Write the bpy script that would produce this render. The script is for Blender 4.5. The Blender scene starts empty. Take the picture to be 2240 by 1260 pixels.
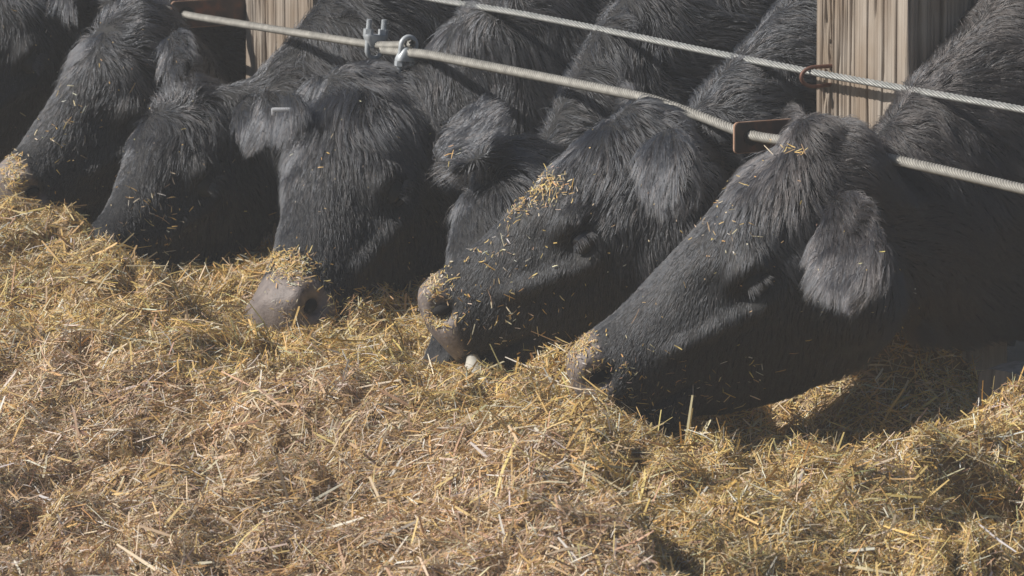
import bpy, math, numpy as np
from mathutils import Vector, Matrix, noise

# ------------------------------------------------------------------ camera, sky, sun
SC = bpy.context.scene
COL = SC.collection
RNG = np.random.default_rng(11)
CAM_Z, PITCH, FPX = 2.35, 8.4, 15444.0
cam_d = bpy.data.cameras.new('camera'); cam = bpy.data.objects.new('camera', cam_d); COL.objects.link(cam)
cam.location = (0, 0, CAM_Z); cam.rotation_euler = (math.radians(90 - PITCH), 0, 0)
cam_d.sensor_width = 36.0; cam_d.lens = 36.0 * FPX / 2240.0
cam_d.clip_start = 0.5; cam_d.clip_end = 500
cam_d.dof.use_dof = True; cam_d.dof.focus_distance = 11.5; cam_d.dof.aperture_fstop = 24
SC.camera = cam

SUN_H = Vector((-0.985, -0.17)).normalized(); SUN_EL = math.radians(40)
sun_vec = Vector((SUN_H.x * math.cos(SUN_EL), SUN_H.y * math.cos(SUN_EL), math.sin(SUN_EL)))
w = bpy.data.worlds.new('World'); SC.world = w; w.use_nodes = True
wn = w.node_tree.nodes; bg = wn['Background']
sky = wn.new('ShaderNodeTexSky'); sky.sky_type = 'NISHITA'; sky.sun_disc = False
sky.sun_elevation = SUN_EL; sky.sun_rotation = math.atan2(sun_vec.x, sun_vec.y)
w.node_tree.links.new(sky.outputs[0], bg.inputs[0]); bg.inputs[1].default_value = 0.055
sl = bpy.data.lights.new('sun', 'SUN'); sl.energy = 4.9; sl.angle = math.radians(0.5); sl.color = (1, 0.95, 0.87)
so = bpy.data.objects.new('sun', sl); COL.objects.link(so); so.rotation_euler = sun_vec.to_track_quat('Z', 'Y').to_euler()
SC.view_settings.view_transform = 'Standard'; SC.view_settings.look = 'None'
SC.view_settings.exposure = 0.0; SC.view_settings.gamma = 1.0
SC.render.engine = 'CYCLES'
SC.cycles.max_bounces = 5; SC.cycles.diffuse_bounces = 2; SC.cycles.glossy_bounces = 2
SC.cycles.transmission_bounces = 2; SC.cycles.volume_bounces = 0; SC.cycles.transparent_max_bounces = 4
SC.cycles.use_adaptive_sampling = False
SC.cycles.use_denoising = True; SC.cycles.denoiser = 'OPENIMAGEDENOISE'; SC.cycles.denoising_input_passes = 'RGB_ALBEDO_NORMAL'
SC.cycles_curves.shape = 'RIBBONS'

# ------------------------------------------------------------------ measuring helpers
_p = math.radians(PITCH)
def ray(px, py):
    u = (px - 1120) / FPX; v = (630 - py) / FPX
    return Vector((u, math.cos(_p) + v * math.sin(_p), -math.sin(_p) + v * math.cos(_p)))
def W(px, py, D):
    d = ray(px, py); return Vector((0, 0, CAM_Z)) + d * (D / d.y)
A0 = Vector((0.397, 11.70)); B0 = Vector((-0.631, 13.56))
FD = (B0 - A0).normalized()                  # along the fence, away from the camera
NA = Vector((-FD.y, FD.x)).normalized()      # towards the feed
if NA.x > 0: NA = -NA
NB = -FD                                     # along the fence, towards the camera
def depth_at(px, off):                       # depth of the vertical plane 'off' metres feed-side of the cable
    k = (px - 1120) / FPX
    p0 = A0 + NA * off
    s = (k * p0.y - p0.x) / (FD.x - k * FD.y)
    return p0.y + s * FD.y
def WP(px, py, off): return W(px, py, depth_at(px, off))
def FP(s, off, z): p = A0 + FD * s + NA * off; return Vector((p.x, p.y, z))
def vn(a): a = np.asarray(a, float); return a / (np.linalg.norm(a, axis=-1, keepdims=True) + 1e-12)

# ------------------------------------------------------------------ object helpers
def tag(o, label=None, cat=None, group=None, kind=None):
    if label: o['label'] = label
    if cat: o['category'] = cat
    if group: o['group'] = group
    if kind: o['kind'] = kind
    return o
def empty(name, loc):
    o = bpy.data.objects.new(name, None); COL.objects.link(o); o.location = loc; o.empty_display_size = 0.05; return o
def link(o, parent=None):
    COL.objects.link(o)
    if parent is not None:
        o.parent = parent; o.matrix_parent_inverse = Matrix.Translation(-Vector(parent.location))
    return o
def mesh_np(name, V, Fc, mat, parent=None, smooth=True, attrs=None, n=4):
    V = np.asarray(V, np.float32); Fc = np.asarray(Fc, np.int32)
    me = bpy.data.meshes.new(name)
    me.vertices.add(len(V)); me.vertices.foreach_set('co', V.ravel())
    me.loops.add(Fc.size); me.loops.foreach_set('vertex_index', Fc.ravel())
    me.polygons.add(len(Fc)); me.polygons.foreach_set('loop_start', np.arange(len(Fc), dtype=np.int32) * Fc.shape[1])
    me.polygons.foreach_set('use_smooth', np.full(len(Fc), smooth))
    me.update(calc_edges=True); me.validate()
    for an, (ty, dom, arr) in (attrs or {}).items():
        at = me.attributes.new(an, ty, dom)
        at.data.foreach_set({'FLOAT': 'value', 'FLOAT_COLOR': 'color', 'FLOAT_VECTOR': 'vector'}[ty], np.asarray(arr, np.float32).ravel())
    me.materials.append(mat)
    return link(bpy.data.objects.new(name, me), parent)
class MB:
    def __init__(s): s.v = []; s.f = []
    def add(s, V, Fc):
        k = len(s.v); s.v += [tuple(x) for x in V]; s.f += [tuple(i + k for i in f) for f in Fc]
    def loft(s, rings, caps=True):
        m = len(rings[0]); V = [p for r in rings for p in r]; Fc = []
        for i in range(len(rings) - 1):
            for j in range(m):
                a = i * m + j; b = i * m + (j + 1) % m
                Fc.append((a, b, b + m, a + m))
        if caps:
            Fc.append(tuple(range(m))[::-1]); Fc.append(tuple(range((len(rings) - 1) * m, len(rings) * m)))
        s.add(V, Fc)
    def tube(s, pts, rad, m=10, caps=True):
        pts = [Vector(p) for p in pts]; rad = rad if hasattr(rad, '__len__') else [rad] * len(pts)
        up = Vector((0.13, 0.21, 1)); rings = []
        for i, p in enumerate(pts):
            t = (pts[min(i + 1, len(pts) - 1)] - pts[max(i - 1, 0)]).normalized()
            a = (up - t * up.dot(t)).normalized(); up = a; b = t.cross(a)
            rings.append([p + (a * math.cos(q) + b * math.sin(q)) * rad[i] for q in [2 * math.pi * j / m for j in range(m)]])
        s.loft(rings, caps)
    def ellipsoid(s, c, ax, ay, az, n=14, m=20):
        c, ax, ay, az = Vector(c), Vector(ax), Vector(ay), Vector(az); rings = []
        for i in range(n):
            th = math.pi * (i + 0.5) / n
            rings.append([c + az * math.cos(th) + (ax * math.cos(q) + ay * math.sin(q)) * math.sin(th) for q in [2 * math.pi * j / m for j in range(m)]])
        s.loft(rings)
    def prism(s, c, ax, ay, az, m=6):
        rings = [[c + az * e + ax * math.cos(2 * math.pi * j / m) + ay * math.sin(2 * math.pi * j / m) for j in range(m)] for e in (-1, 1)]
        s.loft(rings)
    def box(s, c, ax, ay, az, bev=0.0):
        r = []
        for e, k in ((-1, 1 - bev), (-1 + bev, 1), (1 - bev, 1), (1, 1 - bev)):
            q = 1 - (bev if bev else 0)
            pts = [(-q * k, -k), (q * k, -k), (k, -q * k), (k, q * k), (q * k, k), (-q * k, k), (-k, q * k), (-k, -q * k)] if bev else [(-1, -1), (1, -1), (1, 1), (-1, 1)]
            r.append([c + ax * a + ay * b + az * e for a, b in pts])
        if not bev: r = [r[0], r[3]]
        s.loft(r)
    def build(s, name, mat, parent=None, smooth=True):
        me = bpy.data.meshes.new(name); me.from_pydata(s.v, [], s.f); me.update()
        for p in me.polygons: p.use_smooth = smooth
        me.materials.append(mat)
        o = link(bpy.data.objects.new(name, me), parent)
        if smooth:
            try: me.set_sharp_from_angle(angle=math.radians(40))
            except Exception: pass
        return o
def fbm(P, sc, oct=3, seed=0.0):
    out = np.empty(len(P)); 
    for i, p in enumerate(P): out[i] = noise.fractal((p[0] * sc + seed, p[1] * sc - seed, p[2] * sc + 2 * seed), 1.0, 2.0, oct)
    return out
class Lat:                                    # fast tri-linear value noise on arrays
    def __init__(s, seed): s.t = np.random.default_rng(seed).random((32, 32, 32)).astype(np.float32) * 2 - 1
    def __call__(s, P, sc):
        P = np.asarray(P) * sc; i = np.floor(P).astype(int); f = P - i; f = f * f * (3 - 2 * f); r = 0
        for a in (0, 1):
            for b in (0, 1):
                for c in (0, 1):
                    wgt = (f[:, 0] if a else 1 - f[:, 0]) * (f[:, 1] if b else 1 - f[:, 1]) * (f[:, 2] if c else 1 - f[:, 2])
                    r = r + wgt * s.t[(i[:, 0] + a) % 32, (i[:, 1] + b) % 32, (i[:, 2] + c) % 32]
        return r
NZ = [Lat(k) for k in range(9)]

# ------------------------------------------------------------------ materials
def mat(name):
    m = bpy.data.materials.new(name); m.use_nodes = True
    return m, m.node_tree, m.node_tree.nodes['Principled BSDF']
def N(nt, typ, **kw):
    n = nt.nodes.new(typ)
    for k, v in kw.items(): setattr(n, k, v)
    return n
def ramp(nt, fac, stops):
    r = N(nt, 'ShaderNodeValToRGB'); el = r.color_ramp.elements
    while len(el) < len(stops): el.new(0.5)
    for e, (p, c) in zip(el, stops): e.position = p; e.color = (*c, 1)
    nt.links.new(fac, r.inputs[0]); return r.outputs[0]
def bump(nt, bs, h, strength, dist):
    b = N(nt, 'ShaderNodeBump'); b.inputs['Strength'].default_value = strength; b.inputs['Distance'].default_value = dist
    nt.links.new(h, b.inputs['Height']); nt.links.new(b.outputs[0], bs.inputs['Normal'])
def noise_mat(name, stops, scale=20, rough=0.7, metal=0.0, bstr=0.4, bdist=0.002, stretch=None, spec=0.4, detail=6):
    m, nt, bs = mat(name); tc = N(nt, 'ShaderNodeTexCoord'); mp = N(nt, 'ShaderNodeMapping')
    mp.inputs['Scale'].default_value = stretch or (1, 1, 1); nt.links.new(tc.outputs['Object'], mp.inputs[0])
    nz = N(nt, 'ShaderNodeTexNoise'); nz.inputs['Scale'].default_value = scale; nz.inputs['Detail'].default_value = detail
    nt.links.new(mp.outputs[0], nz.inputs[0]); nt.links.new(ramp(nt, nz.outputs[0], stops), bs.inputs['Base Color'])
    bs.inputs['Roughness'].default_value = rough; bs.inputs['Metallic'].default_value = metal; bs.inputs['Specular IOR Level'].default_value = spec
    bump(nt, bs, nz.outputs[0], bstr, bdist); return m
def attr_mat(name, rough=0.7, spec=0.3, attr='tint', trans=0.0, noisescale=0):
    m, nt, bs = mat(name); a = N(nt, 'ShaderNodeAttribute'); a.attribute_name = attr
    nt.links.new(a.outputs['Color'], bs.inputs['Base Color']); bs.inputs['Roughness'].default_value = rough
    bs.inputs['Specular IOR Level'].default_value = spec; return m

M_STRAW = attr_mat('straw', 0.55, 0.35)
_nt = M_STRAW.node_tree; _tl = _nt.nodes.new('ShaderNodeBsdfTranslucent'); _mx = _nt.nodes.new('ShaderNodeMixShader'); _mx.inputs[0].default_value = 0.10
_at = [n for n in _nt.nodes if n.type == 'ATTRIBUTE'][0]; _o = [n for n in _nt.nodes if n.type == 'OUTPUT_MATERIAL'][0]
_nt.links.new(_at.outputs['Color'], _tl.inputs[0]); _nt.links.new(_nt.nodes['Principled BSDF'].outputs[0], _mx.inputs[1]); _nt.links.new(_tl.outputs[0], _mx.inputs[2]); _nt.links.new(_mx.outputs[0], _o.inputs[0])
M_DIRT = noise_mat('dirt', [(0.3, (0.10, 0.075, 0.05)), (0.7, (0.2, 0.15, 0.1))], 8, 0.95, bdist=0.02)
M_HAYBED = noise_mat('hay_bed', [(0.3, (0.12, 0.08, 0.04)), (0.5, (0.3, 0.2, 0.09)), (0.7, (0.5, 0.36, 0.17))], 90, 0.9, bstr=1.0, bdist=0.01)
M_CABLE = noise_mat('galvanised_cable', [(0.3, (0.24, 0.23, 0.21)), (0.7, (0.40, 0.385, 0.35))], 60, 0.55, 0.15, 0.2, 0.0005)
M_CABLE2 = noise_mat('bright_cable', [(0.3, (0.27, 0.28, 0.27)), (0.7, (0.42, 0.42, 0.41))], 60, 0.45, 0.3, 0.2, 0.0005)
M_CLAMP = noise_mat('galvanised_clamp', [(0.3, (0.40, 0.43, 0.46)), (0.7, (0.58, 0.61, 0.64))], 80, 0.5, 0.25, 0.3, 0.0005)
M_RUST = noise_mat('rusty_plate', [(0.35, (0.07, 0.06, 0.058)), (0.55, (0.12, 0.085, 0.072)), (0.7, (0.26, 0.12, 0.08))], 25, 0.7, 0.3, 0.3, 0.001)
M_LITRUST = noise_mat('lit_rusty_edge', [(0.3, (0.35, 0.2, 0.13)), (0.7, (0.5, 0.33, 0.24))], 60, 0.75, 0.1, 0.3, 0.001)  # rust, made paler than the plate face: sunlit edge put into the colour
M_STAPLE = noise_mat('rusty_wire', [(0.3, (0.12, 0.06, 0.045)), (0.7, (0.24, 0.13, 0.1))], 90, 0.6, 0.4, 0.4, 0.0005)
M_TAG = noise_mat('tag_plastic', [(0.3, (0.6, 0.62, 0.66)), (0.7, (0.75, 0.76, 0.78))], 30, 0.4, 0, 0.1, 0.0003)
M_LIP = noise_mat('pale_lip', [(0.3, (0.42, 0.40, 0.35)), (0.6, (0.6, 0.57, 0.5))], 60, 0.6, 0, 0.4, 0.001)
M_EYE = noise_mat('eyeball', [(0.3, (0.01, 0.009, 0.012)), (0.7, (0.02, 0.018, 0.022))], 20, 0.03, 0, 0.0, 0.0005, spec=0.6)
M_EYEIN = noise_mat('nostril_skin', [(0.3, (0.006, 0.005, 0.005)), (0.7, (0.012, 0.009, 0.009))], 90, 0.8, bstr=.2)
M_LID = noise_mat('eyelid_skin', [(0.3, (0.02, 0.02, 0.021)), (0.7, (0.035, 0.034, 0.036))], 120, 0.6, 0, 0.6, 0.002)
def wood(name, stops):
    m, nt, bs = mat(name); tc = N(nt, 'ShaderNodeTexCoord'); mp = N(nt, 'ShaderNodeMapping'); mp.inputs['Scale'].default_value = (1, 1, 0.05)
    nt.links.new(tc.outputs['Object'], mp.inputs[0]); nz = N(nt, 'ShaderNodeTexNoise'); nz.inputs['Scale'].default_value = 48; nz.inputs['Detail'].default_value = 9; nz.inputs['Roughness'].default_value = 0.62; nz.inputs['Distortion'].default_value = 0.15
    nt.links.new(mp.outputs[0], nz.inputs[0]); col = ramp(nt, nz.outputs[0], stops)
    n2 = N(nt, 'ShaderNodeTexNoise'); n2.inputs['Scale'].default_value = 9; nt.links.new(tc.outputs['Object'], n2.inputs[0])
    mx = N(nt, 'ShaderNodeMixRGB', blend_type='MULTIPLY'); mx.inputs[0].default_value = 0.7; nt.links.new(col, mx.inputs[1])
    nt.links.new(ramp(nt, n2.outputs[0], [(0.35, (0.70, 0.60, 0.50)), (0.62, (1, 1, 1))]), mx.inputs[2]); nt.links.new(mx.outputs[0], bs.inputs['Base Color'])
    bs.inputs['Roughness'].default_value = 0.85; bs.inputs['Specular IOR Level'].default_value = 0.2
    bump(nt, bs, nz.outputs[0], 1.0, 0.003); return m
M_WOOD = wood('weathered_wood', [(0.25, (0.2, 0.155, 0.12)), (0.42, (0.33, 0.28, 0.235)), (0.7, (0.50, 0.445, 0.385))])
M_WOOD2 = wood('grey_wood', [(0.3, (0.10, 0.09, 0.08)), (0.7, (0.30, 0.28, 0.26))])

def make_hide():
    m, nt, bs = mat('black_hide'); a = N(nt, 'ShaderNodeAttribute'); a.attribute_name = 'skin'
    tc = N(nt, 'ShaderNodeTexCoord'); nz = N(nt, 'ShaderNodeTexNoise'); nz.inputs['Scale'].default_value = 60; nz.inputs['Detail'].default_value = 5
    nt.links.new(tc.outputs['Object'], nz.inputs[0])
    hide = ramp(nt, nz.outputs[0], [(0.3, (0.008, 0.008, 0.009)), (0.7, (0.018, 0.017, 0.018))])
    pad = ramp(nt, nz.outputs[0], [(0.3, (0.15, 0.125, 0.12)), (0.7, (0.28, 0.235, 0.215))])
    mx = N(nt, 'ShaderNodeMixRGB'); nt.links.new(a.outputs['Fac'], mx.inputs[0]); nt.links.new(hide, mx.inputs[1]); nt.links.new(pad, mx.inputs[2])
    nt.links.new(mx.outputs[0], bs.inputs['Base Color'])
    rr = N(nt, 'ShaderNodeMapRange'); rr.inputs[3].default_value = 0.75; rr.inputs[4].default_value = 0.6
    nt.links.new(a.outputs['Fac'], rr.inputs[0]); nt.links.new(rr.outputs[0], bs.inputs['Roughness'])
    vo = N(nt, 'ShaderNodeTexVoronoi'); vo.inputs['Scale'].default_value = 260; nt.links.new(tc.outputs['Object'], vo.inputs[0])
    bump(nt, bs, vo.outputs['Distance'], 0.35, 0.0015); return m
M_HIDE = make_hide()
def make_fur():
    m = bpy.data.materials.new('black_hair'); m.use_nodes = True; nt = m.node_tree; nt.nodes.clear()
    out = nt.nodes.new('ShaderNodeOutputMaterial'); hb = nt.nodes.new('ShaderNodeBsdfHairPrincipled')
    hb.parametrization = 'COLOR'; a = N(nt, 'ShaderNodeAttribute'); a.attribute_name = 'tint'
    nt.links.new(a.outputs['Color'], hb.inputs['Color'])
    hb.inputs['Roughness'].default_value = 0.34; hb.inputs['Radial Roughness'].default_value = 0.6; hb.inputs['Coat'].default_value = 0.0
    hb.inputs['IOR'].default_value = 1.68
    nt.links.new(hb.outputs[0], out.inputs[0]); return m
M_FUR = make_fur()

# ------------------------------------------------------------------ ground and hay
HAY0 = CAM_Z - 1.88
def depth_of(py, z=HAY0):
    d = ray(1120, py); return (z - CAM_Z) / (d.z / d.y)
RIDGES = [  # crest points (px, py), height, reach on the near side, reach on the far side
    ([(-200, 440), (0, 452), (100, 480), (200, 545), (300, 612), (385, 668), (430, 720)], .11, .30, .09),
    ([(930, 850), (990, 822), (1060, 808), (1150, 812), (1230, 850), (1310, 905), (1400, 985), (1440, 1040)], .075, .16, .07),
    ([(1500, 1150), (1620, 1145), (1760, 1125), (1900, 1075), (2050, 1000), (2240, 930), (2420, 890)], .09, .20, .085),
    ([(-200, 770), (0, 760), (150, 748), (300, 800), (450, 850), (640, 860), (800, 885), (930, 945)], .115, .30, .07),
    ([(930, 945), (1060, 968), (1200, 1015), (1330, 1110), (1450, 1210), (1560, 1320)], .13, .24, .06),
    ([(1640, 1262), (1780, 1225), (1900, 1190), (2050, 1212), (2260, 1180)], .06, .16, .10),
    ([(-100, 620), (40, 632), (120, 668), (170, 720)], .06, .14, .06),
    ([(520, 760), (640, 790), (780, 800), (880, 810)], .035, .10, .07)]
HOLES = [(1850, 940, -.17, .25, .17), (1640, 955, -.10, .12, .12), (390, 600, -.10, .12, .13), (335, 755, -.035, .08, .08), (470, 560, -.05, .12, .10), (290, 950, -.05, .10, .08), (720, 735, -.04, .08, .08), (1020, 785, -.085, .16, .11), (650, 712, -.075, .12, .12), (1430, 925, -.05, .13, .12), (1000, 835, -.07, .12, .10), (660, 745, -.05, .12, .09), (1480, 900, -.04, .12, .12), (1200, 900, .025, .06, .07), (1330, 860, -.05, .10, .09),
         (2080, 930, -.04, .15, .1), (1970, 850, .165, .14, .10), (2200, 870, -.03, .12, .1), (1850, 1125, -.10, .06, .07), (2150, 1160, -.10, .07, .05), (1330, 1120, -.09, .05, .09), (165, 905, -.07, .045, .04), (290, 780, -.07, .05, .05), (925, 925, -.08, .05, .05), (700, 950, -.05, .06, .03), (480, 1090, -.05, .04, .04), (1460, 1230, -.07, .05, .05), (60, 700, -.05, .08, .04), (2210, 1050, .03, .1, .1),
         (240, 795, -.05, .07, .07), (950, 960, -.04, .07, .06), (420, 640, -.02, .1, .1), (1380, 1140, -.05, .06, .12), (760, 700, .03, .1, .09)]
RW = []
for pts, h, rn, rf in RIDGES:
    w_ = [W(px, py, depth_of(py, HAY0 + h)) for px, py in pts]; RW.append((np.array([(p.x, p.y) for p in w_]), h, rn, rf))
MW = []
for px, py, h, rx, ry in HOLES:
    p = W(px, py, depth_of(py)); MW.append((p.x, p.y, h, rx, ry))
def hay_z(X, Y):
    X = np.asarray(X, float); Y = np.asarray(Y, float)
    z = np.full(X.shape, HAY0); wob = NZ[7](np.stack([X * 6 + 3, Y * 6, 0 * X], 1), 1) * .02
    for x0, y0, h, rx, ry in MW: z = z + h * np.exp(-((X - x0) / rx) ** 2 - ((Y - y0) / ry) ** 2)
    tot = np.zeros_like(z)
    for pl, h, rn, rf in RW:
        best = np.full(X.shape, 9.0); sgn = np.zeros(X.shape)
        for a, b in zip(pl[:-1], pl[1:]):
            ab = b - a; q = np.clip(((X - a[0]) * ab[0] + (Y - a[1]) * ab[1]) / (ab @ ab), 0, 1)
            dx = X - a[0] - q * ab[0]; dy = Y - a[1] - q * ab[1]; d = np.hypot(dx, dy); m = d < best
            best = np.where(m, d, best); sgn = np.where(m, dy, sgn)
        r = np.where(sgn > 0, rf, rn) ; best = np.maximum(best + wob, 0)
        tot = np.maximum(tot, h * np.exp(-(best / r) ** 2))
    z = z + tot
    P = np.stack([X + 7, Y, np.zeros_like(X)], 1)
    z = z + NZ[0](P, 3.1) * 0.014 + NZ[1](P, 6.3) * 0.036 + NZ[2](P, 15) * 0.022 - 0.042 * np.exp(-(NZ[8](P + .3, 4.6) / .10) ** 2) - 0.022 * np.exp(-(NZ[4](P + .7, 12) / .12) ** 2) + .014 + NZ[3](P, 41) * 0.006
    far = (X - A0.x) * NA.x + (Y - A0.y) * NA.y       # feed-side distance
    z = z - .045 * np.clip((Y - 13.0) / .5, 0, 1) - np.clip(-far - 0.15, 0, 1) * 0.5
    z = z - np.clip(9.3 - Y, 0, 5) * 0.55 - np.clip(np.abs(X) - 2.6, 0, 9) * 0.2
    return np.maximum(z, 0.004)
def build_ground():
    n = 60; s = 150.0
    g = np.linspace(-1, 1, n); g = np.sign(g) * g ** 2 * s
    X, Y = np.meshgrid(g, g + 12); V = np.stack([X.ravel(), Y.ravel(), np.zeros(X.size)], 1)
    i = np.arange(n * n).reshape(n, n); Fc = np.stack([i[:-1, :-1], i[:-1, 1:], i[1:, 1:], i[1:, :-1]], -1).reshape(-1, 4)
    o = mesh_np('ground', V, Fc, M_DIRT); tag(o, kind='structure')
def build_bed():
    xs = np.arange(-3.2, 3.2, 0.012); ys = np.concatenate([np.arange(7.6, 9.6, 0.05), np.arange(9.6, 15.4, 0.012)])
    X, Y = np.meshgrid(xs, ys); x = X.ravel(); y = Y.ravel(); z = hay_z(x, y) - 0.006
    P = np.stack([x, y, z], 1); z = z + NZ[4](P, 90) * 0.004
    V = np.stack([x, y, z], 1); i = np.arange(x.size).reshape(X.shape)
    Fc = np.stack([i[:-1, :-1], i[:-1, 1:], i[1:, 1:], i[1:, :-1]], -1).reshape(-1, 4)
    keep = V[Fc][:, :, 2].max(1) > 0.006
    return V, Fc[keep]
PAL = np.array([(0.80, 0.66, 0.44), (0.80, 0.58, 0.22), (0.74, 0.47, 0.15), (0.62, 0.41, 0.23), (0.42, 0.29, 0.19), (0.88, 0.80, 0.67), (0.50, 0.44, 0.22)])
def straws(C, Nrm, L, Wd, bend, lift, tint, rng, flat=0.0, coh=0.9):
    """ribbons folded along their length; C centres, Nrm surface normals"""
    n = len(C); r = rng.normal(size=(n, 3)); an = 0.5 + 1.5 * NZ[6](C, 2.3) + .8 * NZ[5](C, 7); r = r + coh * np.stack([np.cos(an), np.sin(an), 0 * an], 1) * rng.choice([-1, 1], n)[:, None]; T = vn(r - Nrm * (r * Nrm).sum(1, keepdims=True))
    T = vn(T + Nrm * lift[:, None]); B = vn(np.cross(T, Nrm) + 0.5 * rng.normal(size=(n, 3)) * (1 - flat)); B = vn(B - T * (B * T).sum(1, keepdims=True)); U = np.cross(T, B)
    V = np.empty((n, 3, 2, 3)); 
    for k, a in enumerate((-0.5, 0.03, 0.5)):
        c = C + T * (L * a)[:, None] + U * (bend * L * (0.25 - a * a))[:, None]
        wk = (Wd * (0.75, 1.0, 0.6)[k] * 0.5)[:, None]
        V[:, k, 0] = c - B * wk; V[:, k, 1] = c + B * wk
    b = (np.arange(n) * 6)[:, None]
    Fc = np.concatenate([b + np.array([[0, 1, 3, 2]]), b + np.array([[2, 3, 5, 4]])], 1).reshape(-1, 4)
    col = np.ones((n, 6, 4)); col[:, :, :3] = tint[:, None, :]
    return V.reshape(-1, 3), Fc, col.reshape(-1, 4)
def hay_normal(x, y):
    e = 0.01; dx = (hay_z(x + e, y) - hay_z(x - e, y)) / (2 * e); dy = (hay_z(x, y + e) - hay_z(x, y - e)) / (2 * e)
    return vn(np.stack([-dx, -dy, np.ones_like(dx)], 1))
def tints(n, rng, brown):
    """brown in 0..1: how old and brown the straw is there"""
    w0 = np.array([0.2, 0.30, 0.24, 0.08, 0.05, 0.07, 0.06]); w1 = np.array([0.24, 0.10, 0.16, 0.24, 0.12, 0.12, 0.02])
    u = rng.random(n); c0 = np.cumsum(w0 / w0.sum()); c1 = np.cumsum(w1 / w1.sum())
    k = np.where(rng.random(n) < brown, np.searchsorted(c1, u), np.searchsorted(c0, u)); k = np.clip(k, 0, 6)
    t = PAL[k] * rng.uniform(0.75, 1.15, (n, 1)) * (1 + rng.normal(0, 0.05, (n, 3)))
    return np.clip(t, 0.02, 0.85)
def sm_(v, a, b): v = np.clip((v - a) / (b - a), 0, 1); return v * v * (3 - 2 * v)
def build_hay():
    V, Fc = build_bed(); Vs = [V]; Fs = [Fc]; Cs = [np.tile(np.array([[0.26, 0.17, 0.08, 1]]), (len(V), 1))]; off = len(V)
    rng = RNG
    for n, lmin, lmax, wmin, wmax, up, spread in ((520000, 0.004, 0.022, 0.0008, 0.0024, 0.5, 0.010), (190000, 0.015, 0.055, 0.0010, 0.0024, 0.35, 0.009), (60000, 0.03, 0.085, 0.0009, 0.0019, 0.25, 0.012), (24000, 0.035, 0.10, 0.002, 0.0045, 0.4, 0.012), (1300, 0.06, 0.14, 0.0028, 0.005, 0.9, 0.01)):
        y = 9.35 + (14.9 - 9.35) * rng.random(n) ** 1.15; x = (rng.random(n) * 2 - 1) * (0.082 * y)
        m = rng.random(n) < 0.20
        x = np.where(m, rng.uniform(-2.6, 2.6, n), x); m = rng.random(n) < .03; y = np.where(m, rng.uniform(8.6, 9.4, n), y)
        fd = (x - A0.x) * NA.x + (y - A0.y) * NA.y; ok = fd > -0.25; x = x[ok]; y = y[ok]; n = len(x)
        z = hay_z(x, y) + rng.normal(0, spread * 0.6, n) + spread * 0.3
        nr = hay_normal(x, y)
        L = lmin + (lmax - lmin) * rng.random(n) ** 2; Wd = rng.uniform(wmin, wmax, n)
        P = np.stack([x, y, z], 1)
        cr = RW[4][0]; cr2 = np.concatenate([RW[3][0][:-1], cr]); edge = np.interp(x, cr2[:, 0], cr2[:, 1])
        old = np.clip(sm_(edge - y, -.12, .10) * sm_(.28 - x, -.05, .1) + .25 * NZ[5](P, 5), 0.03, 0.97)
        t = tints(n, rng, old) * (1 + 0.22 * NZ[6](P, 9))[:, None] * (.93 + (np.array([[.93, .88, .89]]) - .93) * old[:, None])
        lum = t.mean(1, keepdims=True) * np.array([[1.10, 1.0, .86]]); t = t + (lum - t) * (.12 * old + .04)[:, None]
        v, f, c = straws(P, nr, L, Wd, rng.uniform(-0.35, 0.35, n), rng.normal(0, up, n), t, rng)
        Vs.append(v); Fs.append(f + off); Cs.append(c); off += len(v)
    o = mesh_np('hay', np.concatenate(Vs), np.concatenate(Fs), M_STRAW, smooth=False, attrs={'tint': ('FLOAT_COLOR', 'POINT', np.concatenate(Cs))})
    tag(o, 'chopped yellow and brown hay heaped in mounds before the cattle', 'hay', kind='stuff')
build_ground(); build_hay()

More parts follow.
